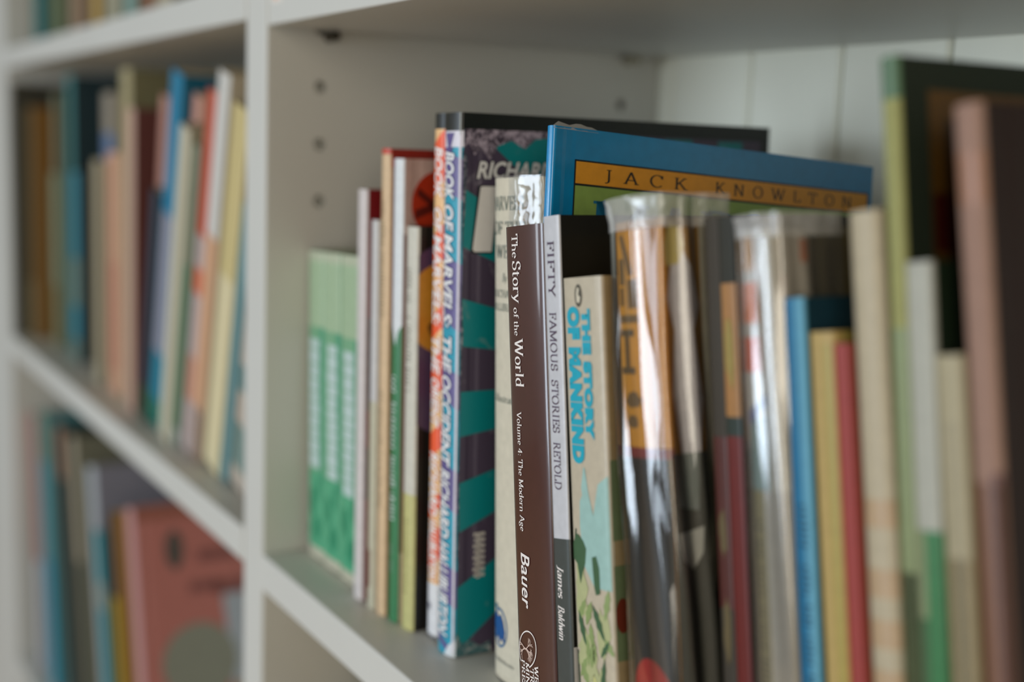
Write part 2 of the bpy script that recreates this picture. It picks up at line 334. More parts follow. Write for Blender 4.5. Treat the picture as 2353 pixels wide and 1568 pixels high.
def clip(P, ax, val, keep_less):
    out = []
    for i in range(len(P)):
        A, C_ = P[i], P[(i + 1) % len(P)]; ia = (A[ax] <= val) == keep_less; ib = (C_[ax] <= val) == keep_less
        if ia: out.append(A)
        if ia != ib:
            s = (val - A[ax]) / (C_[ax] - A[ax]); out.append((A[0] + s * (C_[0] - A[0]), A[1] + s * (C_[1] - A[1])))
    return out
def polys(B, name, plist, face, m, lift=0.00018, label=None):
    V = []; F = []
    for p in plist:
        lo, hi = (0.0, B.t * 1000) if face == 's' else (B.e * 1000 * .8, B.d * 1000)
        for ax, val, less in ((0, lo, False), (0, hi, True), (1, 0.0, False), (1, B.h * 1000, True)):
            if len(p) > 2: p = clip(p, ax, val, less)
        if len(p) < 3: continue
        b = len(V); V += [(a / 1000, c / 1000) for a, c in p]; F.append(tuple(range(b, b + len(p))))
    return lay(B, name, V, F, face, m, lift, label=label)
def rect(u0, u1, v0, v1): return [(u0, v0), (u1, v0), (u1, v1), (u0, v1)]
def oval(cx, cy, rx, ry, n=28): return [(cx + rx * math.cos(2 * math.pi * i / n), cy + ry * math.sin(2 * math.pi * i / n)) for i in range(n)]
def blob(cx, cy, rx, ry, seed, n=18, jag=0.25):
    rd = random.Random(seed); return [(cx + rx * (1 + rd.uniform(-jag, jag)) * math.cos(2 * math.pi * i / n), cy + ry * (1 + rd.uniform(-jag, jag)) * math.sin(2 * math.pi * i / n)) for i in range(n)]
def band(B, v0, v1, c, u0=None, u1=None, name='spine_band', face='s', lift=0.00012, **kw):
    T = B.t * 1000
    return polys(B, name, [rect(0 if u0 is None else u0, T if u1 is None else u1, v0, v1)], face, mat(c, **({'rough': 0.42} | kw)), lift)
def letters(B, shape, face, way, base, a, b, cap, m, name='title_lettering', lift=0.00030, capheight=None):
    """way 'down': reads top to bottom, baseline at u=base, from v=a to v=b; 'across': baseline v=base, from a to b (mm)"""
    V, F = shape
    if not V: return
    xs = [p[0] for p in V]; ch = capheight or 1.0
    x0, x1 = min(xs), max(xs)
    out = []
    for px, py in V:
        s = (px - x0) / (x1 - x0)
        if way == 'down': out.append(((base + py / ch * cap) / 1000, (a + (b - a) * s) / 1000))
        else: out.append(((a + (b - a) * s) / 1000, (base + py / ch * cap) / 1000))
    return lay(B, name, out, F, face, m, lift)
SC = 0.729                                                             # capital height of the built-in sans letters at size 1
def marks(B, face, way, base, a, b, cap, c, seed=1, name='small_print', step=0.9):
    """a line of print too small to read: short upright dashes"""
    rd = random.Random(seed); P = []; v = min(a, b); end = max(a, b)
    while v < end:
        w = cap * rd.uniform(0.25, 0.55)
        if rd.random() < 0.84:
            q = cap * rd.uniform(0.6, 1.0)
            P.append(rect(base, base + q, v, v + w * 0.55) if way == 'down' else rect(v, v + w * 0.55, base, base + q))
        v += w * step + cap * 0.12
    return polys(B, name, P, face, mat(c, 0.5), 0.00022)
def sleeve(B, m, v0, v1, depth, wob, seed, off=0.0007, name='plastic_sleeve', left=True, nv=70, u_from=0.0, crinkle=0.0):
    """loose clear jacket round spine and right-hand board, with long upright creases"""
    rd = random.Random(seed); prof = []
    t, e = B.t, B.e
    nS = 26
    for i in range(nS + 1):
        a = -88 + 176 * i / nS; s = math.sin(R(a)); u = t / 2 * (1 + s)
        if u < u_from: continue
        nx = s * 0.9; ny = -math.sqrt(max(0.0, 1 - nx * nx)); prof.append((u, B.ys(u), nx, ny))
    nD = 22
    for i in range(1, nD + 1): prof.append((t, e + (depth - e) * i / nD, 1.0, 0.0))
    ph = [(rd.uniform(0, 6.28), rd.uniform(18, 60), rd.uniform(0.5, 1.0), rd.uniform(-9, 9)) for _ in range(6)]
    bm = bmesh.new(); grid = []
    for i, (u, y, nx, ny) in enumerate(prof):
        row = []
        for j in range(nv + 1):
            v = v0 + (v1 - v0) * j / nv
            q = 0.0
            for p0, fr, am, sl in ph: q += am * math.sin(p0 + i * 0.62 * (fr / 40) + v * fr * 0.42 + sl * 0.12 * math.sin(v * 26 + p0)) + 0.10 * am * math.sin(p0 * 3 + i * 0.9 + v * fr * 3.1)
            q = off + wob * (0.5 + 0.5 * q / 3.0)
            if crinkle: q += crinkle * (0.5 + 0.5 * math.sin(i * 1.9 + 3 * math.sin(v * 260 + i * .5)) * math.sin(v * 410 + i * 1.3))
            if v > B.h: q += (v - B.h) * 0.15
            row.append(bm.verts.new((u + nx * q, y + ny * q, v)))
        grid.append(row)
    for i in range(len(grid) - 1):
        for j in range(nv):
            f = bm.faces.new((grid[i][j], grid[i + 1][j], grid[i + 1][j + 1], grid[i][j + 1])); f.smooth = True
    me = bpy.data.meshes.new(name); bm.to_mesh(me); bm.free(); me.materials.append(m)
    o = link(name, me, B.root); o['label'] = 'creased clear plastic jacket'; return o

WHITE_INK = mat((225, 216, 212), 0.4, 0.02)
# --- right bay, left to right -------------------------------------------------
GREEN_LABELS = ['green paperback with white lettering block against the drilled upright',
                'middle green paperback of the three identical ones beside the drilled upright',
                'green paperback with white lettering block next to the narrow white-spined red book']
for (x, t, h, ln, tc), lb in zip(((0.0085, .0245, .195, 2.2, 12), (0.0335, .026, .196, 2.2, 15.5), (0.0602, .027, .197, 2.0, 13.5)), GREEN_LABELS):
    B = book('paperback_book', lb, x, .028, 0, ln, t, h, .128, (104, 152, 116), (118, 150, 118), pages=(165, 160, 138), round_=.0022, group='green paperbacks in a row'); T = t * 1000
    band(B, 148, h * 1000 - 6, (146, 168, 136)); band(B, h * 1000 - 6, h * 1000, (165, 172, 148)); band(B, 0, 7, (172, 168, 148))
    band(B, 7, 56, (70, 150, 112)); polys(B, 'spine_pattern', [blob(T * .3, 36, 5, 9, 3), blob(T * .62, 20, 6, 8, 5), blob(T * .75, 45, 3, 8, 7)], 's', mat((25, 122, 86), .45), .00018)
    band(B, 50, 148, (45, 132, 96), T * .80, T, lift=.00016)
    rd = random.Random(int(x * 1e4)); P = []; v = 140.0
    while v > 60:
        w = rd.uniform(5, 9); P.append(rect(tc - 8.5 + rd.uniform(0, 1.2), tc + 7.5 - rd.uniform(0, 1.5), v - w, v)); v -= w + .9
    polys(B, 'spine_lettering', P, 's', mat((170, 188, 184), .5), .00022)
B = book('hardback_book', 'narrow book with pinkish white spine and deep red boards', .0931, .022, 0, .9, .0115, .237, .165, (190, 182, 180), (118, 12, 20), 'hard', round_=.002)
polys(B, 'cover_print', [rect(2, 60, 60, 90), rect(2, 60, 112, 165)], 'c', mat((70, 20, 18), .45))
B = book('paperback_book', 'slim white spine between deep red book and tall tan spine', .1128, .0226, 0, 1.1, .0086, .221, .15, (184, 182, 180), (172, 168, 160))
band(B, 0, 120, (176, 172, 150)); band(B, 12, 34, (160, 110, 100), 0, 4)
B = book('hardback_book', 'tall tan spine with red cap and dark maroon boards', .1232, .0230, 0, 1.2, .0102, .260, .18, (196, 168, 132), (108, 52, 40), 'hard', round_=.0022)
band(B, 257, 260, (180, 58, 36)); marks(B, 's', 'down', 3.2, 232, 168, 3.6, (128, 108, 76), 4); marks(B, 's', 'down', 3.4, 128, 62, 3.2, (132, 116, 84), 9)
polys(B, 'cover_print', [rect(0, 178, 250, 259.8)], 'c', mat((140, 40, 28), .4))
B = book('picture_book', 'white spine turning green lower down, pale mauve cover with red ball', .1346, .0250, 0, 1.2, .0113, .255, .19, (202, 206, 208), (178, 150, 142), 'hard', round_=.002)
polys(B, 'spine_print', [[(0, 0), (11.3, 0), (11.3, 166), (8.6, 162), (6.2, 154), (3.4, 162), (0, 168)]], 's', mat((44, 112, 70), .42), .00014)
marks(B, 's', 'down', 3.0, 142, 58, 5.2, (190, 200, 194), 12, 'spine_lettering'); marks(B, 's', 'down', 3.4, 44, 26, 4.2, (110, 140, 120), 2)
polys(B, 'red_ball', [oval(22, 231, 16, 18)], 'c', mat((165, 44, 14), .4)); polys(B, 'ball_stripes', [[(8, 228), (36, 238), (36, 234), (8, 223)], [(10, 240), (34, 222), (32, 219), (9, 236)]], 'c', mat((90, 22, 10), .4), .0003)
polys(B, 'cover_band', [rect(0, 188, 40, 215)], 'c', mat((120, 84, 76), .4))
B = book('hardback_book', 'cream spine with tiny dark print, black cover with purple and gold discs', .1477, .0268, 0, 1.3, .0130, .220, .17, (188, 185, 172), (18, 15, 11), 'hard', round_=.0025)
band(B, 0, 76, (178, 174, 116)); marks(B, 's', 'down', 4.2, 198, 180, 4.5, (120, 116, 104), 3); marks(B, 's', 'down', 4.2, 172, 130, 4.5, (124, 120, 106), 8); marks(B, 's', 'down', 5, 62, 20, 3.5, (140, 134, 84), 6)
polys(B, 'purple_disc', [oval(30, 160, 52, 54, 40)], 'c', mat((72, 54, 82), .4)); polys(B, 'gold_disc', [oval(20, 177, 26, 25, 40)], 'c', mat((178, 122, 36), .4), .0003); polys(B, 'dark_star', [blob(12, 166, 4, 5, 4)], 'c', mat((96, 66, 24), .4), .0004)

# two matching tall picture books with slanted capitals on the spine
def comic(w, bold=0.02): return sans_shape(w, bold, 0.22)
def capitals(B, words, base, cap, ink, edge):
    for w, a, b in words:
        letters(B, comic(w, .055), 's', 'down', base, a + .6, b - .6, cap, edge, 'lettering_outline', .00026, SC)
        letters(B, comic(w, .022), 's', 'down', base, a, b, cap, ink, 'title_lettering', .00036, SC)
B = book('picture_book', 'tall picture book with orange and peach spine and slanted white capitals', .1665, .0335, 0, 1.5, .0115, .279, .20, (228, 178, 124), (40, 44, 70), 'hard', round_=.0022, coat=.2)
for v, w in ((36, 18), (64, 8), (96, 14), (128, 20), (160, 12), (196, 18), (236, 26)): polys(B, 'spine_ray', [[(0, v), (11.5, v + 9), (11.5, v + 9 + w), (0, v + w)]], 's', mat((228, 84, 42), .4), .00014)
band(B, 271, 279, (14, 18, 14)); band(B, 0, 31, (206, 206, 208)); band(B, 0, 2.5, (30, 30, 28)); polys(B, 'smudge', [blob(4, 18, 2.4, 2, 3)], 's', mat((130, 130, 140), .5), .0003)
capitals(B, [('BOOK', 262, 236), ('OF', 231, 218), ('MARVELS:', 217, 170), ('THE', 164, 144), ('ORIENT', 142, 116), ('RICHARD', 102.5, 68), ('HALLIBURTON', 66, 33)], 3.2, 7.2, mat((232, 228, 222), .4, .02), mat((205, 110, 60), .4))
TEAL = scuffed((0, 122, 126), (110, 140, 140), .50, 70); PURP = scuffed((70, 60, 78), (130, 125, 135), .50, 60)
B = book('picture_book', 'tall teal and purple rayed picture book with slanted white capitals on its spine', .1849, .0300, 0, 1.8, .0175, .279, .2, (24, 142, 166), (0, 98, 102), 'hard', round_=.0030, coat=.15, cvm=PURP)
cx, cv_ = 175.0, 139.5
rays = []
for k in range(-22, 23, 2):
    a0, a1 = R(180 + k * 7.7), R(180 + k * 7.7 + 7.7); rr = 330
    p = [(cx, cv_), (cx + rr * math.cos(a0), cv_ + rr * math.sin(a0)), (cx + rr * math.cos(a1), cv_ + rr * math.sin(a1))]
    for ax, val, kl in ((0, 3.2, False), (0, 196, True), (1, 1.0, False), (1, 270, True)):
        if p: p = clip(p, ax, val, kl)
    if len(p) > 2: rays.append(p)
for p in rays: polys(B, 'cover_ray', [p], 'c', TEAL, .00014)
polys(B, 'cover_border', [rect(0, 200, 271, 279), rect(194, 200, 0, 271)], 'c', mat((14, 18, 14), .35), .0002)
polys(B, 'rubbed_wear', [[(3, 271), (3, 262), (6, 264), (9, 258), (12, 262), (18, 256), (22, 263), (30, 266), (38, 262), (44, 267), (60, 269), (60, 271)]], 'c', scuffed((58, 48, 62), (172, 160, 176), .68, 260), .00022)
polys(B, 'rubbed_wear', [[(1, 262), (5, 258), (4, 230), (2, 205), (4, 170), (2.4, 120), (3.6, 60), (1, 40)]], 'c', scuffed((50, 60, 74), (165, 160, 170), .62, 300), .0002)
polys(B, 'rubbed_wear', [[(0, 0), (24, 0), (23, 6), (17, 4), (11, 8), (6, 7), (3, 13), (0, 12)]], 'c', scuffed((60, 96, 100), (180, 178, 176), .62, 240), .0002)
def letters_c(words, base, a, b, cap, ink, edge):
    letters(B, sans_shape(words, .05, .24), 'c', 'across', base, a - .5, b + .5, cap, edge, 'lettering_outline', .00028, SC)
    letters(B, sans_shape(words, .022, .24), 'c', 'across', base, a, b, cap, ink, 'author_lettering', .0004, SC)
letters_c('RICHARD', 247.0, 10.4, 55.5, 8.6, mat((236, 231, 231), .4, .03), mat((30, 34, 40), .4))
polys(B, 'letter_outline', [[(11.4, 243.4), (24, 243.4), (20, 209.2), (8.4, 209.4), (7.6, 211.4)]], 'c', mat((24, 30, 34), .4), .00028)
polys(B, 'title_letter', [[(12.6, 242.6), (14, 243), (23, 243), (19.4, 210.2), (9.6, 210.2), (8.6, 211.6)]], 'c', mat((212, 210, 208), .4, .02), .0004)
pal = mat((190, 184, 178), .5)
polys(B, 'barcode_marks', [rect(12.0 + (i % 2) * .6, 18.8, 63.5 - i * 3.1, 65.2 - i * 3.1) for i in range(8)] + [rect(14, 16, 41, 65)], 'c', pal, .0003)
for v, w in ((8, 4), (34, 20), (84, 22), (138, 18), (178, 34), (244, 20)): polys(B, 'spine_ray', [[(0, v), (17.5, v - 8), (17.5, v - 8 + w), (0, v + w)]], 's', mat((88, 78, 130), .4), .00014)
band(B, 268, 279, (14, 18, 14)); band(B, 262, 270, (200, 196, 206), lift=.00018); polys(B, 'spine_emblem', [[(4, 269), (13, 269), (8, 258)], [(5, 262), (12, 262), (8, 255)]], 's', mat((84, 74, 126), .4), .00026)
band(B, 2, 268, (205, 200, 208), 16.3, 17.2, 'worn_edge', lift=.0003); band(B, 268, 279, (170, 172, 166), 16.5, 16.9, 'worn_edge', lift=.0003)
polys(B, 'rubbed_wear', [[(10, 0), (17.5, 0), (17.5, 9), (14, 6)]], 's', mat((196, 202, 206), .5), .0003)
capitals(B, [('BOOK', 260, 236), ('OF', 233.3, 220.3), ('MARVELS:', 219, 171.7), ('THE', 167, 148.3), ('OCCIDENT', 146.7, 99.8), ('RICHARD', 98.2, 62), ('HALLIBURTON', 60.2, 10)], 3.4, 9.8, mat((232, 228, 224), .4, .02), mat((44, 44, 84), .4))

# hardback in a worn cream dust jacket
B = book('hardback_book', 'thick hardback in worn cream dust jacket with blue globe emblem on its spine', .2232, .0400, 0, 4.0, .044, .248, .165, (196, 188, 168), (60, 84, 88), 'hard', round_=.0075, rough=.5)
INK = mat((88, 104, 98), .6)
letters(B, serif_shape('MARVELS', .11, .035), 's', 'across', 232.6, -3.5 + 4, 34, 6.6, INK); letters(B, serif_shape('OF THE', .11, .035), 's', 'across', 221.0, 4.5, 35, 6.2, INK); letters(B, serif_shape('WEST', .11, .035), 's', 'across', 209.6, 7.0, 32, 6.2, INK)
letters(B, serif_shape('By', .10, .035, .2), 's', 'across', 198.2, 15, 20, 4.0, INK, 'small_print'); letters(B, serif_shape('RICHARD', .10, .035), 's', 'across', 190.6, 5, 30, 3.6, INK, 'small_print'); letters(B, serif_shape('HALLIBURTON', .10, .035), 's', 'across', 184.0, 2, 36, 3.6, INK, 'small_print')
letters(B, serif_shape('Illustrated', .10, .035, .2), 's', 'across', 139.4, 6, 30, 3.6, INK, 'small_print')
GLB = mat((0, 72, 132), .5)
polys(B, 'emblem_ring', [[(12.2 + 8.2 * math.cos(a), 26 + 10.0 * math.sin(a)) for a in [i * math.pi / 16 for i in range(-14, 12)]] + [(12.2 + 7.2 * math.cos(a), 26 + 8.8 * math.sin(a)) for a in [i * math.pi / 16 for i in range(11, -15, -1)]]], 's', mat((30, 92, 136), .5), .00022)
polys(B, 'emblem_globe', [[(6, 32), (8.4, 34), (10, 31), (13.5, 33), (16, 30), (18, 25), (17, 19), (14, 21), (12, 18), (10, 22), (8, 19), (6, 23), (5, 27)]], 's', GLB, .0003)
polys(B, 'emblem_dot', [blob(8, 36, 1.6, 1.5, 2)], 's', mat((60, 110, 130), .5), .0003)
marks(B, 's', 'across', 8.5, 4, 26, 2.2, (150, 150, 140), 4)
polys(B, 'jacket_stain', [blob(35, 226, 3.6, 11, 5), blob(31, 236, 2, 6, 8)], 's', mat((150, 124, 84), .5), .0002)
sleeve(B, clear_plastic(0.08, 1.0, .12), .216, .2488, .012, .0020, 11, .0006, 'crinkled_tape', u_from=.0225, nv=48, crinkle=.0006)

# large landscape picture book, tipped back between its neighbours
B = book('picture_book', 'large glossy blue picture book with orange title strip, tipped between shorter books', .2819, .0232, .0140, 5.6, .0058, .2612, .201, (0, 128, 184), (0, 112, 162), 'hard', round_=.0022, tilt=4.0, rough=.25, coat=.5)
K = mat((16, 20, 22), .35)
polys(B, 'title_frame', [rect(12.6, 198.4, 60, 247.0)], 'c', K, .00014); polys(B, 'orange_strip', [rect(13.4, 197.4, 236.2, 246.2)], 'c', mat((200, 136, 34), .35), .00024); polys(B, 'green_panel', [rect(13.4, 197.4, 61, 235.2)], 'c', mat((120, 146, 72), .35), .00024)
letters(B, serif_shape('JACK', .12, .07, track=.62), 'c', 'across', 238.2, 29.6, 78, 5.6, K, 'author_lettering'); letters(B, serif_shape('KNOWLTON', .12, .07, track=.62), 'c', 'across', 238.2, 95, 186, 5.6, K, 'author_lettering')
letters(B, serif_shape('MAPS', .14, .05), 'c', 'across', 203, 23.5, 130, 26, mat((0, 92, 128), .35)); polys(B, 'letter_fill', [rect(31, 35, 204, 227)], 'c', mat((160, 112, 40), .35), .0002)
bm = bmesh.new(); V0 = []
for i in range(9):
    yy = .0005 + .0245 * i / 8; zz = .2612 + .0016 + .0006 * math.sin(i * 1.7); V0.append((bm.verts.new((.0059, yy, .2600)), bm.verts.new((.0052 - .0006 * (i % 2), yy, zz if 0 < i < 8 else .2612))))
for a, c in zip(V0[:-1], V0[1:]): bm.faces.new((a[0], c[0], c[1], a[1])).smooth = True
me = bpy.data.meshes.new('laminate_edge'); bm.to_mesh(me); bm.free(); me.materials.append(PLASTIC_MILKY); link('laminate_edge', me, B.root)

# glossy brown paperback, in focus
B = book('paperback_book', 'glossy dark brown paperback with white serif title and oval tree emblem', .2974, .0146, 0, 7.6, .0315, .230, .152, (62, 29, 25), (44, 21, 18), round_=.0020, rp=2.3, rough=.30, coat=.8, pages=(200, 192, 172))
W = WHITE_INK
for w, a, b, cp in (('The', 226.6, 216.0, 5.4), ('Story', 214.8, 196.4, 7.2), ('of', 194.6, 189.8, 4.3), ('the', 188.6, 182.2, 4.3), ('World', 181.2, 160.0, 7.2), ('Volume 4: The Modern Age', 149.0, 96.2, 4.0)):
    letters(B, serif_shape(w), 's', 'down', 7.4, a, b, cp, W)
letters(B, sans_shape('Bauer', .012, .16), 's', 'down', 7.2, 86.6, 62.2, 7.8, W, 'author_lettering', .0003, SC)
ring = []; n = 40
for i in range(n):
    a0, a1 = 2 * math.pi * i / n, 2 * math.pi * (i + 1) / n
    f = lambda a, r: (10.2 + r * 8.1 * math.cos(a) + 1.0 * math.sin(a), 44.0 + r * 8.6 * math.sin(a) + 1.0 * math.cos(a))
    if 3.9 < a0 < 5.0: continue
    ring.append([f(a0, 1.0), f(a1, 1.0), f(a1, .93), f(a0, .93)])
polys(B, 'emblem_ring', ring, 's', W, .0003)
tree = []
def twig(x, y, ang, ln, w, dep, rd):
    x1, y1 = x + ln * math.cos(ang), y + ln * math.sin(ang); px, py = -math.sin(ang) * w / 2, math.cos(ang) * w / 2
    if ((x1 - 10.2) / 7.2) ** 2 + ((y1 - 44) / 7.8) ** 2 > 1: return
    tree.append([(x - px, y - py), (x + px, y + py), (x1 + px * .6, y1 + py * .6), (x1 - px * .6, y1 - py * .6)])
    if dep:
        for k in range(3 if dep > 2 else 2): twig(x1, y1, ang + rd.uniform(-.75, .75), ln * rd.uniform(.6, .85), w * .62, dep - 1, rd)
rd = random.Random(4)                                                  # crown towards the right of the spine, roots to the left: it reads downwards
twig(7.6, 44, 0.0, 2.6, 1.0, 5, rd); twig(7.8, 44, math.pi * .82, 2.2, .8, 4, rd); twig(7.8, 44, -math.pi * .82, 2.2, .8, 4, rd); twig(9.6, 44.2, .7, 2.2, .6, 4, rd); twig(9.6, 43.8, -.7, 2.2, .6, 4, rd)
polys(B, 'emblem_tree', tree, 's', mat((200, 176, 164), .4), .0003)
for w, base, a, b in (('WELL', 16.2, 38.5, 25.5), ('TRAINED', 12.4, 36.5, 14.5), ('MIND', 8.6, 38.0, 25.0), ('PRESS', 4.6, 38.5, 23.5)): letters(B, serif_shape(w, .15, .05), 's', 'down', base, a, b, 3.1, W, 'publisher_lettering')

# slim white paperback
B = book('paperback_book', 'slim white paperback with dark capitals down its spine and charcoal foot', .3317, .0150, 0, 7.9, .0120, .237, .152, (182, 183, 188), (15, 15, 12), round_=.0012, rough=.4, coat=.2, pages=(196, 188, 168))
DK = mat((70, 52, 74), .5)
for w, a, b in (('FIFTY', 226.6, 203.0), ('FAMOUS', 196.8, 172.4), ('STORIES', 168.6, 146.4), ('RETOLD', 142.4, 122.6)): letters(B, serif_shape(w, .12, .04), 's', 'down', 3.3, a, b, 5.0, DK)
polys(B, 'spine_foot', [[(0, 0), (12, 0), (12, 102.4), (0, 101.4)]], 's', mat((56, 64, 64), .35, coat=.3), .00014)
letters(B, serif_shape('James', .16, .05, .18), 's', 'down', 3.3, 90.4, 76.6, 4.6, W, 'author_lettering'); letters(B, serif_shape('Baldwin', .16, .05, .18), 's', 'down', 3.0, 73.4, 58.8, 4.6, W, 'author_lettering')
polys(B, 'cover_block', [rect(.4, 40, 4, 57)], 'c', mat((190, 190, 190), .4))

# cream paperback with cyan capitals and leafy drawing
B = book('paperback_book', 'cream paperback with cyan block capitals and green leafy drawing on its spine', .3485, .0145, 0, 8.6, .0275, .213, .14, (174, 164, 144), (140, 124, 92), round_=.0022, rough=.42, coat=.15, pages=(176, 160, 130))
CY = mat((0, 150, 172), .4, .02)
letters(B, sans_shape('THE STORY', .085, track=1.12), 's', 'down', 14.6, 200.2, 147.6, 5.2, CY, capheight=SC); letters(B, sans_shape('OF MANKIND', .085, track=1.12), 's', 'down', 4.3, 201.4, 137.4, 7.8, CY, capheight=SC)
polys(B, 'emblem_oval', [oval(12.2, 205.6, 2.6, 4.6)], 's', mat((70, 66, 54), .5), .0002); polys(B, 'emblem_bird', [[(11, 203), (13, 202.6), (13.8, 205), (12.2, 206), (13.2, 208.4), (11.6, 209), (10.8, 206.4)]], 's', mat((186, 178, 158), .5), .0003)
PT = mat((140, 174, 168), .45)
polys(B, 'sky_shape', [[(9, 128), (11, 136), (12, 136), (14, 126), (17, 117), (18.5, 122), (21, 130), (27.5, 134), (27.5, 88), (16, 88), (9, 96), (7, 112), (7.5, 122), (10.5, 126), (12, 118), (10.6, 117), (9.6, 123)]], 's', PT, .00016)
G1, G2, G3 = mat((50, 84, 54), .45), mat((160, 164, 120), .45), mat((182, 180, 116), .45)
polys(B, 'leaf_stem', [[(.4, 98), (1.4, 98), (4.2, 110), (3.4, 110.6)], [(1, 60), (2, 60), (3.4, 30), (5.6, 4), (4.4, 4), (2, 30)]], 's', mat((36, 60, 44), .45), .00022)
rd = random.Random(31)
def leaf(cx, cy, ln, w, ang):
    P = []
    for i in range(14):
        q = i / 14; side = 1 if i < 7 else -1; u = (q * 2 if i < 7 else 2 - q * 2)
        lx = (u - .5) * ln; ly = side * w * math.sin(math.pi * u) * (0.8 + 0.3 * ((i % 2) - .5))
        P.append((cx + lx * math.cos(ang) - ly * math.sin(ang), cy + lx * math.sin(ang) + ly * math.cos(ang)))
    return P
polys(B, 'pale_leaf', [blob(6, 84, 4.5, 12, 11, 26, .3), blob(9, 58, 7, 10, 12, 26, .3), blob(19, 40, 7, 15, 13, 26, .3), blob(7, 22, 5, 15, 14, 26, .3), blob(21, 70, 4, 9, 15, 26, .3), blob(16, 12, 8, 10, 19, 26, .3)], 's', G2, .0002)
polys(B, 'mid_leaf', [leaf(rd.uniform(2, 25), rd.uniform(4, 84), rd.uniform(7, 14), rd.uniform(1.2, 2.4), rd.uniform(.9, 2.3)) for _ in range(26)], 's', mat((124, 142, 88), .45), .00024)
polys(B, 'green_leaf', [[(1, 104), (4, 108.4), (6, 108), (9, 106), (11, 103), (10, 97), (8, 93), (6, 88), (5, 92), (4, 96), (2.4, 97), (1, 98)], [(15, 100), (18, 101), (20, 96), (20, 86), (17, 85), (16, 88)]] + [leaf(x, y, l, w, a_) for x, y, l, w, a_ in ((18, 74, 16, 2.4, 2.1), (6, 70, 15, 2.2, 1.9), (20, 52, 18, 1.8, 1.4), (7, 38, 13, 1.8, 2.2), (22, 64, 10, 1.6, .9), (5, 14, 13, 2.0, 2.0), (21, 20, 14, 2.2, 1.3), (12, 44, 10, 1.2, 1.1), (24, 34, 11, 1.4, 1.9), (13, 8, 10, 1.8, 2.4))], 's', G1, .00028)
polys(B, 'yellow_stalk', [[(13, 52), (15, 50), (17, 10), (14, 10)]], 's', G3, .00028)
polys(B, 'cover_print', [rect(0, 60, 108, 140), rect(0, 60, 60, 98)], 'c', mat((92, 108, 78), .45)); polys(B, 'cover_fruit', [oval(5, 78, 3.4, 7)], 'c', mat((92, 34, 20), .45), .0003)

# thick hardback in a creased clear jacket
B = book('hardback_book', 'thick hardback with gold and charcoal spine in creased shiny plastic jacket', .3855, .0150, 0, 9.2, .0285, .2380, .17, (198, 136, 28), (164, 122, 54), 'hard', round_=.0055, rough=.4)
band(B, 0, 150, (24, 24, 20)); polys(B, 'red_rule', [rect(0, 28.5, 148.2, 152.2)], 's', mat((120, 28, 20), .45), .0002)
BR = mat((104, 74, 22), .5)
polys(B, 'spine_lettering', [[(6, 233), (9, 233), (15, 218), (12, 217)], rect(5, 9, 214, 224), rect(11, 17, 205, 216), rect(5, 8, 206, 213), rect(4, 17, 199.5, 202.5)], 's', BR, .0002)
polys(B, 'spine_lettering', [rect(4, 14, 194.4, 197), rect(7.6, 10.4, 181, 197), rect(4, 14, 180, 182.6)], 's', mat((88, 64, 20), .5), .0002); polys(B, 'spine_ornament', [blob(12, 170, 5, 3, 6), blob(11, 162, 4, 2.4, 8)], 's', BR, .0002)
polys(B, 'red_spot', [oval(15, 52, 13, 20)], 's', mat((165, 24, 18), .35), .0002)
polys(B, 'cover_lower', [rect(0, 165, 0, 150)], 'c', mat((84, 84, 76), .4))
polys(B, 'pale_figure', [[(8, 224), (13, 226), (17, 220), (20, 205), (17, 196), (20, 170), (18, 150), (9, 150), (6, 172), (8, 196), (5, 208)]], 'c', mat((206, 202, 204), .4), .0003)
polys(B, 'yellow_shape', [[(7, 237), (11, 236), (14, 228), (11, 221), (5, 220), (3.6, 226)]], 'c', mat((206, 190, 120), .4), .0004)
polys(B, 'grey_panel', [[(8, 150), (17, 150), (16, 128), (7, 130)]], 'c', mat((130, 138, 132), .4), .0003); polys(B, 'pale_arc', [[(6, 120), (18, 122), (17, 112), (12, 106), (8, 110)]], 'c', mat((190, 190, 182), .4), .0003)
polys(B, 'pale_edge', [[(21, 238), (25, 238), (24.6, 150), (26, 130), (25, 110), (22, 96), (20, 110), (21.4, 130), (20.6, 150)]], 'c', mat((190, 186, 168), .4), .0005)
sleeve(B, clear_plastic(0.01, 1.15, .08), .001, .2455, .034, .0030, 5, .0007)
sleeve(B, PLASTIC_MILKY, .2345, .2470, .034, .0020, 7, .0016, 'folded_plastic_lip', nv=20, crinkle=.0006)

GAIN = 0.98                                                            # bindings on this side darkened, lens falloff put into their colours
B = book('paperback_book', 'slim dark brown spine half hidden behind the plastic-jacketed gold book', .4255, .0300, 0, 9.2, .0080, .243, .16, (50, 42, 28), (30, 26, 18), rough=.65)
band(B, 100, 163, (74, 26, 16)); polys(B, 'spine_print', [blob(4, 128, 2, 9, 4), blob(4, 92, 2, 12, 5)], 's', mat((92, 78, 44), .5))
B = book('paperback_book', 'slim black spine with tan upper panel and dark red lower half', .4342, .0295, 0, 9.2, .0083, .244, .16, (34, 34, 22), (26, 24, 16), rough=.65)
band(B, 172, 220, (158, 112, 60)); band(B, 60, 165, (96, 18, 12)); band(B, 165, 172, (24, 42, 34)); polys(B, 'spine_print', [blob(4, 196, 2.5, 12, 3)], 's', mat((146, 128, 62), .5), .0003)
B = book('hardback_book', 'white spine with two orange blocks in shiny clear jacket', .4500, .0255, 0, 9.5, .0188, .2400, .165, (192, 184, 166), (98, 88, 52), 'hard', round_=.0045)
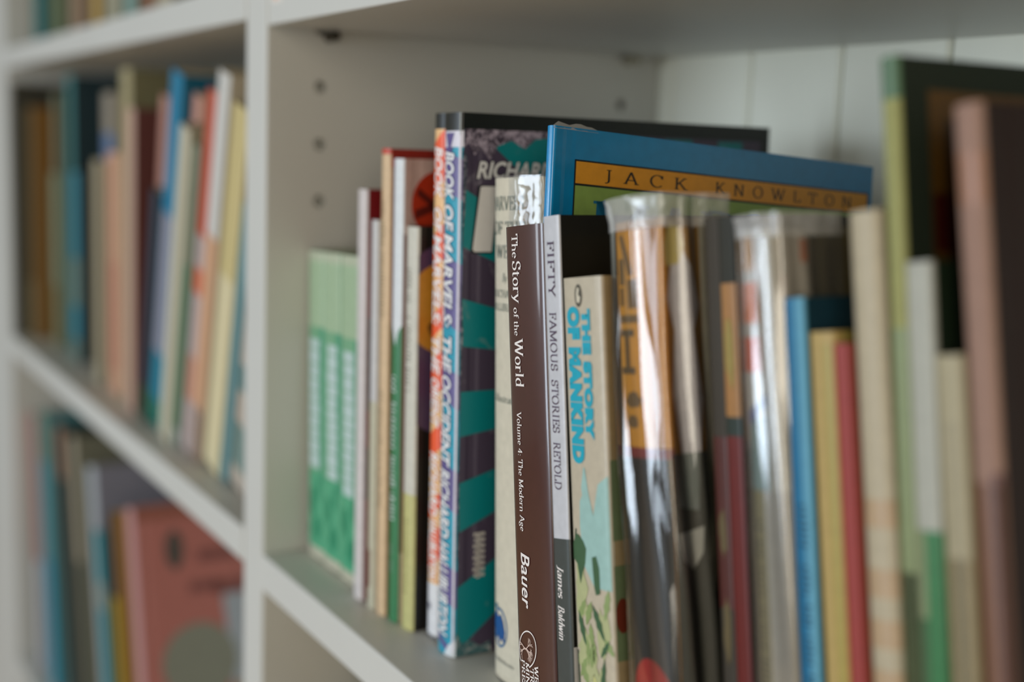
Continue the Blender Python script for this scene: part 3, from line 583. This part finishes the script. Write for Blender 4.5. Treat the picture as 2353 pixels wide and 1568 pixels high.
band(B, 226, 238, (196, 152, 104), 0, 9); band(B, 208, 222, (216, 112, 36), 0, 10); band(B, 191, 203, (214, 84, 28), 0, 10); band(B, 150, 176, (116, 138, 130), 1, 12); polys(B, 'spine_print', [[(1, 176), (12, 184), (12, 179), (1, 171)]], 's', mat((78, 96, 140), .4), .0002)
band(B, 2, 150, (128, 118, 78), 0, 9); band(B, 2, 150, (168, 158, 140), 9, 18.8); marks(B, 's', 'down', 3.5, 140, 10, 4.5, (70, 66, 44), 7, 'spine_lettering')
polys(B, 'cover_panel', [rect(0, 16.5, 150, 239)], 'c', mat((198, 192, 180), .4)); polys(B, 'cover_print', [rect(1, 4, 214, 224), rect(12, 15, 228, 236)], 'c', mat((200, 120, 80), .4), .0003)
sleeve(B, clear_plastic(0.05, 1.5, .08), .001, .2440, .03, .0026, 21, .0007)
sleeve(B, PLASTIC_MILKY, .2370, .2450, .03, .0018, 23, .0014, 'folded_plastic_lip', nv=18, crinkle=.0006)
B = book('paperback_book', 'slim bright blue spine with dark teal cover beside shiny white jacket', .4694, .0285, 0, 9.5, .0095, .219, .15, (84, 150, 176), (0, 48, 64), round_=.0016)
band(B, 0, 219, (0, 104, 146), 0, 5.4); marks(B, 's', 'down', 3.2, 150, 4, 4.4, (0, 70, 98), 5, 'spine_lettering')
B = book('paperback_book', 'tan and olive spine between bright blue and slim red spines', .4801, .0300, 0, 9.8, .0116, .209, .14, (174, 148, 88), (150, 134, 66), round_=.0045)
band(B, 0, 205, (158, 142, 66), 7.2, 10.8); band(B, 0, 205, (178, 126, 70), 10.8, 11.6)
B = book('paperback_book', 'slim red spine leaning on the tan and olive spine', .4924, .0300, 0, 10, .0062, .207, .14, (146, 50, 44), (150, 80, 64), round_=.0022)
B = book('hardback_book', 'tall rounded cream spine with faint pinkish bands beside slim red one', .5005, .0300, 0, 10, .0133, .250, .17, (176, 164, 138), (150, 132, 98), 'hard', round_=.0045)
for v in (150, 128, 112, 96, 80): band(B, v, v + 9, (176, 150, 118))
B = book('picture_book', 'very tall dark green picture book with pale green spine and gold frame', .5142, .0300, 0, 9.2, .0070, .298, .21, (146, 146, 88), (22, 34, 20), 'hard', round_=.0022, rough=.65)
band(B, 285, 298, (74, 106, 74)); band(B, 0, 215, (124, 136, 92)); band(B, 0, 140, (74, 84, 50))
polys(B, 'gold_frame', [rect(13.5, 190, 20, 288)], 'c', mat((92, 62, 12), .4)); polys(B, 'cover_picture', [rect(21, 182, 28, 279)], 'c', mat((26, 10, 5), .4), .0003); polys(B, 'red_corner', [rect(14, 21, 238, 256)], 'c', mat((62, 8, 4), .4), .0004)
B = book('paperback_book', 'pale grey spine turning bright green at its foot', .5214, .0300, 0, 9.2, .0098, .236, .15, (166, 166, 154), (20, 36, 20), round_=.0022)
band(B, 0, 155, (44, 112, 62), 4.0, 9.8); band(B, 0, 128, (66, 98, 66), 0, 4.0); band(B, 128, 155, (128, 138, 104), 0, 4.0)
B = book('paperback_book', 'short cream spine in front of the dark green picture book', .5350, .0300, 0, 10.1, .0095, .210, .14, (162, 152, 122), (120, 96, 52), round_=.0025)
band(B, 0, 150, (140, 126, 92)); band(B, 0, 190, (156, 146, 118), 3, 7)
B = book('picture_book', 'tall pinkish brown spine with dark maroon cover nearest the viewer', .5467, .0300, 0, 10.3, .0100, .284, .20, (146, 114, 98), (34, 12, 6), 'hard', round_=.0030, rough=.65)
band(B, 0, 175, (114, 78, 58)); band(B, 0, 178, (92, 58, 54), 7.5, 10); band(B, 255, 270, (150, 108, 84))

GAIN = 1.2
# --- left bay, middle board, left to right (z floor = ZL) ----------------------
def lean_z(t, lean, fl): return fl + (t * math.sin(R(-lean)) if lean < 0 else 0.0)
GL_ = 'books on the middle board of the left bay'
def lbook(label, x, y, t, h, lean, sp, cv, bands=(), d=.17, kind='soft', fl=ZL, group=GL_, name='shelved_book'):
    B = book(name, label, x, y, lean_z(t, lean, fl), lean, t, h, d, sp, cv, kind, group=group, rough=.5)
    for v0, v1, c in bands: band(B, v0 * h * 1000, v1 * h * 1000, c)
    return B
lbook('tall dark olive book at the far left, flush with the board edge', -.9345, .005, .0115, .312, 0, (52, 50, 36), (44, 42, 30))
lbook('brown spine with amber cover, leftmost on the left bay middle board', -.922, .022, .030, .283, 0, (96, 78, 44), (112, 74, 10), ((.0, .25, (120, 104, 70)),))
lbook('dim grey olive spine next to the amber-covered book', -.886, .046, .026, .300, 0, (110, 112, 90), (70, 70, 44))
lbook('short pale grey green spine left of the bright teal one', -.852, .036, .036, .206, 0, (116, 126, 100), (92, 100, 80), ((.0, .35, (110, 108, 76)),))
lbook('tall dark teal spine with navy cover in left bay', -.778, .040, .028, .318, 0, (50, 112, 112), (8, 40, 48))
lbook('short bright teal spine in front of the tall navy cover', -.733, .034, .034, .212, 0, (20, 112, 130), (40, 48, 48), ((.30, .55, (96, 120, 112)), (.0, .12, (90, 108, 98))))
lbook('grey spine with blue patch, set back between teal and salmon spines', -.648, .051, .040, .297, 0, (138, 130, 116), (120, 112, 96), ((.70, .86, (92, 116, 150)),))
lbook('short beige spine left of the wide salmon one', -.598, .029, .030, .228, 0, (152, 142, 116), (120, 106, 82))
lbook('wide salmon pink spine in left bay', -.540, .030, .042, .237, 0, (190, 146, 118), (160, 110, 92), ((.10, .55, (186, 134, 110)),))
lbook('tall khaki cream spine with khaki cover in left bay', -.488, .031, .034, .315, 0, (152, 142, 106), (110, 106, 76))
lbook('pale pink spine with maroon cover beside the tall khaki book', -.450, .024, .026, .278, -2, (176, 144, 126), (88, 44, 40))
lbook('pink spine set back at start of the right-leaning books', -.420, .037, .020, .292, -10, (168, 122, 108), (140, 100, 90))
lbook('short navy spine leaning right in left bay', -.3935, .022, .022, .212, -13, (10, 40, 58), (6, 28, 36), ((.0, .16, (20, 70, 50)),))
lbook('tall bright blue spine fading to violet, leaning right with blue cover', -.366, .024, .030, .312, -14, (0, 112, 146), (0, 84, 110), ((.22, .62, (130, 134, 150)), (.08, .22, (0, 116, 140)), (.0, .08, (0, 104, 86))))
lbook('salmon spine behind the plain cream one, leaning right', -.3345, .034, .022, .294, -14, (182, 132, 114), (150, 140, 116))
lbook('plain cream spine leaning right in left bay', -.311, .0180, .024, .268, -14, (178, 172, 150), (150, 146, 124))
lbook('slim green spine leaning right beside plain cream one', -.2860, .022, .012, .256, -14, (128, 134, 116), (90, 110, 90), ((.06, .62, (86, 124, 102)), (.0, .06, (150, 158, 150))))
lbook('red and white spine leaning right', -.2660, .024, .022, .296, -14, (168, 150, 146), (140, 90, 74), ((.62, 1.0, (176, 78, 58)), (.46, .53, (190, 98, 70)), (.15, .28, (176, 128, 110))))
lbook('white-topped spine leaning right, tallest near the upright', -.2395, .023, .026, .308, -14, (186, 184, 178), (170, 160, 140), ((.0, .60, (186, 142, 108)), (.0, .14, (180, 176, 172))))
lbook('yellowish cream spine leaning right near the upright', -.2040, .024, .034, .282, -14, (196, 184, 146), (180, 170, 140), ((.55, 1.0, (184, 168, 116)),))
lbook('slim grey teal spine leaning right near the upright', -.1640, .024, .016, .215, -14, (88, 128, 132), (80, 110, 112))
lbook('beige and teal spine leaning right against the upright', -.1400, .024, .030, .245, -14, (164, 152, 138), (140, 130, 114), ((.06, .2, (100, 122, 116)), (.3, .38, (90, 120, 118))))

# --- left bay, bottom board ----------------------------------------------------
GD = 'books on the bottom board of the left bay'
def dbook(label, x, y, t, h, lean, sp, cv, bands=(), **kw):            # stands 65 mm deeper than the rail its front was measured at
    return lbook(label, x + .065 * math.tan(R(lean)), y, t, h + .065, lean, sp, cv, [(1 - (1 - a) * h / (h + .065) if a else 0, 1 - (1 - b) * h / (h + .065), c) for a, b, c in bands], **kw)
dbook('dusty red spine with pale foot, leftmost on the bottom board', -.906, .020, .032, .262, 6, (140, 78, 72), (150, 150, 160), ((.0, .28, (146, 152, 158)),), fl=ZLOW, group=GD)
dbook('wide light teal spine on the bottom board', -.845, .022, .046, .275, 9, (70, 132, 138), (60, 110, 116), ((.78, 1.0, (92, 124, 106)), (.0, .34, (20, 124, 146))), fl=ZLOW, group=GD)
dbook('black and brown spine leaning left on the bottom board', -.735, .026, .040, .278, 14, (44, 44, 36), (34, 38, 32), ((.78, 1.0, (120, 84, 60)),), fl=ZLOW, group=GD)
dbook('beige spine leaning left beside the black and brown one', -.660, .027, .026, .282, 14, (150, 142, 122), (100, 100, 84), ((.0, .5, (84, 90, 78)),), fl=ZLOW, group=GD)
dbook('white spine with lilac grey cover on the bottom board', -.598, .032, .034, .262, 14, (160, 166, 170), (118, 118, 132), fl=ZLOW, group=GD)
dbook('short cyan spine leaning left on the bottom board', -.528, .021, .026, .212, 14, (0, 124, 134), (0, 70, 76), ((.62, .75, (120, 140, 134)),), fl=ZLOW, group=GD)
dbook('black-topped yellow spine on the bottom board', -.465, .021, .030, .248, 14, (134, 112, 26), (150, 110, 40), ((.66, 1.0, (32, 32, 42)),), fl=ZLOW, group=GD)
B = dbook('large pink picture book with grey disc on its cover', -.408, .026, .026, .266, 14, (166, 122, 120), (164, 100, 92), d=.235, kind='hard', fl=ZLOW, group=GD, name='picture_book')
polys(B, 'cover_band', [rect(3, 232, 317, 330)], 'c', mat((136, 80, 66), .5)); polys(B, 'cover_letter', [oval(40, 287, 9, 19)], 'c', mat((72, 66, 62), .5), .0003); polys(B, 'cover_words', [rect(52, 82, 243, 254), rect(76, 120, 238, 252), rect(62, 100, 272, 284)], 'c', mat((120, 70, 66), .5), .0003)
polys(B, 'grey_disc', [oval(58, 176, 37, 38, 36)], 'c', mat((122, 124, 112), .5), .0003); polys(B, 'pale_shape', [[(84, 240), (232, 260), (232, 60), (96, 60), (90, 150)]], 'c', mat((152, 160, 170), .5), .00024); polys(B, 'yellow_speck', [blob(100, 140, 9, 12, 3)], 'c', mat((152, 140, 104), .5), .0004)

# --- left bay, upper board: only the feet of the books show --------------------
GU = 'books on the upper board of the left bay'
ZU = HL + TH
for x, t, y, c, lb in ((-.926, .034, .03, (96, 92, 66), 'dim khaki spine leftmost on the upper board'), (-.884, .042, .026, (36, 104, 104), 'dark teal spine on the upper board'),
        (-.838, .036, .034, (44, 74, 56), 'dark green spine on the upper board'), (-.798, .052, .03, (88, 98, 66), 'moss green spine on the upper board'),
        (-.700, .036, .03, (150, 132, 108), 'pinkish beige spine on the upper board'), (-.660, .032, .028, (100, 66, 36), 'brown spine on the upper board'),
        (-.624, .036, .032, (128, 120, 100), 'grey spine left of the gold one on the upper board'), (-.582, .032, .026, (160, 128, 58), 'gold spine on the upper board'),
        (-.544, .058, .03, (140, 136, 114), 'wide grey beige spine right of the gold one on the upper board'), (-.470, .042, .03, (112, 138, 128), 'grey teal spine on the upper board'),
        (-.420, .050, .032, (112, 76, 52), 'reddish brown spine on the upper board'), (-.360, .048, .03, (150, 140, 116), 'pale beige spine rightmost on the upper board')):
    lbook(lb, x, y, t, .21 + (len(lb) % 5) * .012, 0, c, tuple(int(v * .7) for v in c), fl=ZU, group=GU)

# --- right bay, bottom board ---------------------------------------------------
B = dbook('bright blue book with dark blue cover on the bottom board below', 0.0205, .030, .026, .2405, 4, (0, 112, 176), (0, 62, 112), d=.16, kind='hard', fl=ZLOW, group='books on the bottom board of the right bay')
dbook('cream book beside the bright blue one on the bottom board', .098, .030, .024, .290, 3, (176, 168, 140), (160, 150, 120), fl=ZLOW, group='books on the bottom board of the right bay')
